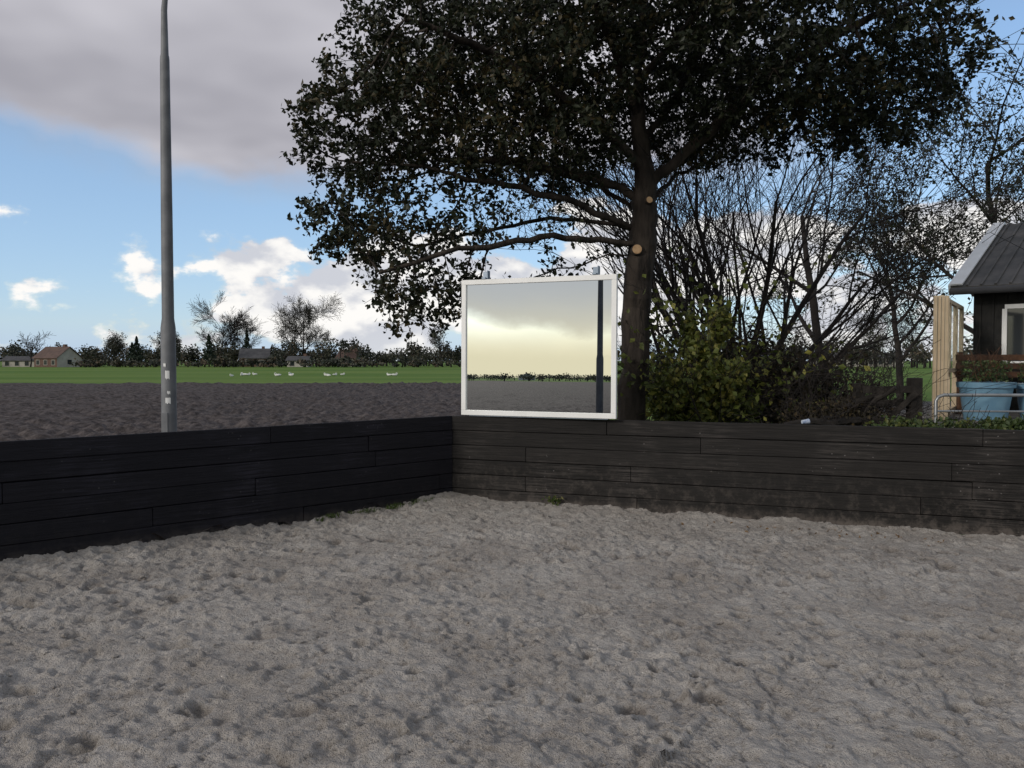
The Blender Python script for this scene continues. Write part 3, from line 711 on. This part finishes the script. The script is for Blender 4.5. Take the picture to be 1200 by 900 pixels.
def conifer(name,x,y,h,w):
    e=empty(name); n=1100; z=R.random(n)**1.3; a=R.uniform(0,6.28,n); q=(1-z)*w/2*R.random(n)**.4*(.8+.3*np.sin(z*30))
    leaves('foliage',np.stack([x+q*np.cos(a),y+q*np.sin(a),.6+z*(h-.6)],1),.6,m_farg,e,droop=.6)
    seg_mesh('trunk',[[x,y,-.1,0,0,1,.2,x,y,h*.9,0,0,1,.03]],m_barkfar,e)
conifer('conifer_tree',-93.5,200,7.5,5); conifer('conifer_tree.001',-75.5,200,8,5.5); conifer('conifer_tree.002',-70,212,10,4.5); conifer('conifer_tree.003',-97,205,6,4)
def house(name,x,y,w,d,hw,hr,rz,mw,mr,mgab=None):
    e=empty(name); Rm=Matrix.Translation((x,y,-.1))@Matrix.Rotation(rz,4,'Z')
    mb=MB(); v=lambda a,b,c:Rm@Vector((a,b,c)); X=w/2;Y=d/2
    mb.add([v(-X,-Y,0),v(X,-Y,0),v(X,-Y,hw),v(-X,-Y,hw),v(-X,Y,0),v(X,Y,0),v(X,Y,hw),v(-X,Y,hw)],[(0,1,2,3),(5,4,7,6)])
    mb.add([v(-X,-Y,0),v(-X,Y,0),v(-X,Y,hw),v(-X,0,hr-.1),v(-X,-Y,hw)],[(4,3,2,1,0)],1); mb.add([v(X,-Y,0),v(X,Y,0),v(X,Y,hw),v(X,0,hr-.1),v(X,-Y,hw)],[(0,1,2,3,4)],1)
    mb.make('walls',[mw,mgab or mw],e)
    mb=MB(); o=.35
    for s in(-1,1):
        a=[v(-X-o,s*(Y+o),hw-.2),v(X+o,s*(Y+o),hw-.2),v(X+o,0,hr),v(-X-o,0,hr)]; a+= [q+Vector((0,0,.15)) for q in a]
        mb.add(a,[(3,2,1,0),(4,5,6,7),(0,1,5,4),(2,3,7,6),(1,2,6,5),(3,0,4,7)])
    mb.box(v(w*.28,.3,hr+.2),(.7,.7,1.0),rz=rz,mi=1); mb.make('roof_and_chimney',[mr,m_brick],e)
    mb=MB(); mf=MB(); k=int(w//2.4)
    for i in range(k):
        cx=-X+w*(i+.5)/k; mb.box(v(cx,-Y-.03,hw*.5),(1.0,.06,1.1),rz=rz); mf.box(v(cx,-Y-.02,hw*.5),(1.2,.05,1.3),rz=rz)
    mb.box(v(X+.03,0,hw*.55),(.06,1.2,1.1),rz=rz); mf.box(v(X+.02,0,hw*.55),(.05,1.5,1.4),rz=rz)
    mf.make('window_frames',m_render,e); mb.make('windows',m_glass,e)
house('brick_house',-112,198,7.5,7,2.3,4.9,-.35,m_brick,m_tile,m_render)
house('farmhouse',-66.5,208,7,6,2.3,4.6,.2,m_brick,m_slate); house('farmhouse.001',-43.5,216,5.5,5,2.3,4.5,-.3,m_render,m_tile)
house('low_shed',-53,200,5,4,1.7,2.6,0,m_render,m_slate)
house('low_shed.001',-124,205,10,4,1.7,2.6,0,m_render,m_slate)
house('barn',92,215,22,8,2.3,3.6,0,m_render,m_roof)
house('barn.001',-265,-285,14,8,2.0,3.4,.8,m_render,m_slate)
mbs=MB()
bm=bmesh.new(); bmesh.ops.create_uvsphere(bm,u_segments=10,v_segments=7,radius=1); sv=[v.co.copy() for v in bm.verts]; sf=[[v.index for v in f.verts] for f in bm.faces]; bm.free()
for (x,y) in [(-28.5+R.normal()*1.2,84+R.uniform(-4,6)) for _ in range(5)]+[(-24+R.normal()*1.5,86+R.uniform(-2,6)) for _ in range(3)]+[(-20+R.normal()*1.2,85+R.uniform(-3,5)) for _ in range(4)]+[(-13+R.normal()*.7,86) for _ in range(2)]:
    a=R.uniform(0,6.28); s_=R.uniform(.6,.9); M=Matrix.Translation((x,y,.03))@Matrix.Rotation(a,4,'Z')@Matrix.Scale(s_,4)
    mbs.add([M@Vector((v.x*.40*(1-.12*v.x),v.y*.2,v.z*.15+.05*max(0,-v.x))) for v in sv],sf)
    mbs.tube([M@Vector(q) for q in ((.28,0,.05),(.38,0,.14),(.34,.02,.25),(.24,.05,.24),(.14,.08,.17))],[.07,.05,.04,.045,.02],7)
mbs.make('swan_flock',m_swan,smooth=True)

# ------------------------------------------------------------------ sky
w=bpy.data.worlds.new('World'); scene.world=w; w.use_nodes=True; t=NT(w.node_tree)
w.cycles.sampling_method='MANUAL'; w.cycles.sample_map_resolution=256
SAZ=-128; SEL=22
out=t.n('ShaderNodeOutputWorld'); sky=t.n('ShaderNodeTexSky'); sky.sky_type='NISHITA'; sky.sun_disc=False; sky.sun_elevation=rad(SEL); sky.sun_rotation=rad(SAZ%360); sky.dust_density=.3; sky.ozone_density=2.5
bg1=t.n('ShaderNodeBackground'); t.l(sky.outputs[0],bg1.inputs[0]); bg1.inputs[1].default_value=.15
g=t.n('ShaderNodeTexCoord').outputs['Generated']; sp=t.n('ShaderNodeSeparateXYZ'); t.l(g,sp.inputs[0]); X,Y,Z=sp.outputs
az=t.math('ARCTAN2',X,Y); Zc=t.math('MAXIMUM',Z,0.0)
cb=t.n('ShaderNodeCombineXYZ'); den=t.math('ADD',Zc,.16); t.l(t.math('DIVIDE',X,den),cb.inputs[0]); t.l(t.math('DIVIDE',Y,den),cb.inputs[1]); plane=cb.outputs[0]
nA=t.noise(plane,.8,4,.55)
v2=t.mapping(g,scale=(1,1,1.7)); nC=t.noise(v2,8.5,6,.56); nD=t.noise(t.mapping(g,scale=(1,1,1.7),loc=(.0,.0,-.035)),8.5,3,.56); nE=t.noise(v2,2.2,2,.5)
def blob(a0,e0,sa,se):
    u=t.math('DIVIDE',t.math('SUBTRACT',az,a0),sa); v=t.math('DIVIDE',t.math('SUBTRACT',Z,e0),se)
    return t.math('EXPONENT',t.math('MULTIPLY',t.math('ADD',t.math('MULTIPLY',u,u),t.math('MULTIPLY',v,v)),-1.0))
el=t.math('ADD',Z,t.math('MULTIPLY',t.math('SUBTRACT',nE,.5),.16)); el=t.math('ADD',el,t.math('MULTIPLY',t.math('SUBTRACT',nC,.5),.08))
M1=t.ss(el,.18,.25)
clear=t.math('MULTIPLY',t.ss(az,.25,.45),t.ss(az,1.2,1.8,1,0)); hole=t.math('MULTIPLY',clear,t.ss(nA,.42,.6,1,.3)); M1=t.math('MULTIPLY',M1,t.math('SUBTRACT',1.0,hole))
back=t.ss(Y,.1,-.25); M1=t.math('MAXIMUM',M1,t.math('MULTIPLY',back,t.ss(el,.02,.08)))
sc=t.mix(t.ss(nA,.35,.65),(.37,.365,.41),(.64,.63,.68)); sc=t.mix(t.ss(el,.18,.27,.6,0),sc,(.62,.61,.67)); sc=t.mix(t.math('MULTIPLY',back,.7),sc,(.50,.52,.53))
d=nC
for (a0,e0,sa,se,k) in ((-.44,.085,.035,.06,.26),(-.31,.13,.06,.03,.20),(-.24,.05,.14,.04,.26),(-.12,.08,.12,.06,.24),(.12,.10,.25,.09,.2),(.5,.13,.3,.12,.2),(-.50,.02,.12,.025,.14)):
    d=t.math('ADD',d,t.math('MULTIPLY',blob(a0,e0,sa,se),k))
d=t.math('SUBTRACT',d,t.ss(Z,.12,.26,0,.14))
M2=t.ss(d,.58,.66)
shade=t.ss(t.math('SUBTRACT',nC,nD),-.08,.08)
cc=t.mix(shade,(.62,.64,.70),(1.0,.98,.95)); cc=t.mix(t.ss(Z,.0,.05,.5,0),cc,(.70,.73,.77))
haze=t.ss(Z,.0,.12,.7,0)
gl=t.math('MULTIPLY',t.ss(t.math('ABSOLUTE',t.math('SUBTRACT',az,-2.42)),.3,1.4,1,0),t.ss(t.math('ADD',Z,t.math('MULTIPLY',t.math('SUBTRACT',nC,.5),.02)),.02,.12,1,0))
col=t.mix(M2,(.40,.60,.92),cc); col=t.mix(M1,col,sc); col=t.mix(gl,col,(.86,.78,.55))
veil=t.ss(Z,.05,.4,.5,.25)
m=t.math('MAXIMUM',t.math('MAXIMUM',t.math('MAXIMUM',M1,M2),t.math('MAXIMUM',haze,gl)),veil)
bg2=t.n('ShaderNodeBackground'); t.l(col,bg2.inputs[0]); bg2.inputs[1].default_value=1.0
mx=t.n('ShaderNodeMixShader'); t.l(m,mx.inputs[0]); t.l(bg1.outputs[0],mx.inputs[1]); t.l(bg2.outputs[0],mx.inputs[2]); t.l(mx.outputs[0],out.inputs[0])

sl=bpy.data.lights.new('sun','SUN'); sl.energy=1.8; sl.angle=rad(10); sl.color=(1,.94,.86); so=link(bpy.data.objects.new('sun',sl))
sd=Vector((math.sin(rad(SAZ))*math.cos(rad(SEL)),math.cos(rad(SAZ))*math.cos(rad(SEL)),math.sin(rad(SEL)))); so.rotation_euler=(-sd).to_track_quat('-Z','Y').to_euler()

cam=bpy.data.cameras.new('camera'); cam.sensor_width=36; cam.lens=28.2; cam.clip_end=6000; cam.clip_start=.05
co=link(bpy.data.objects.new('camera',cam)); co.location=(0,0,EYE); co.rotation_euler=(rad(90-1.7),0,0); scene.camera=co
scene.view_settings.view_transform='Standard'; scene.view_settings.look='None'; scene.view_settings.exposure=0
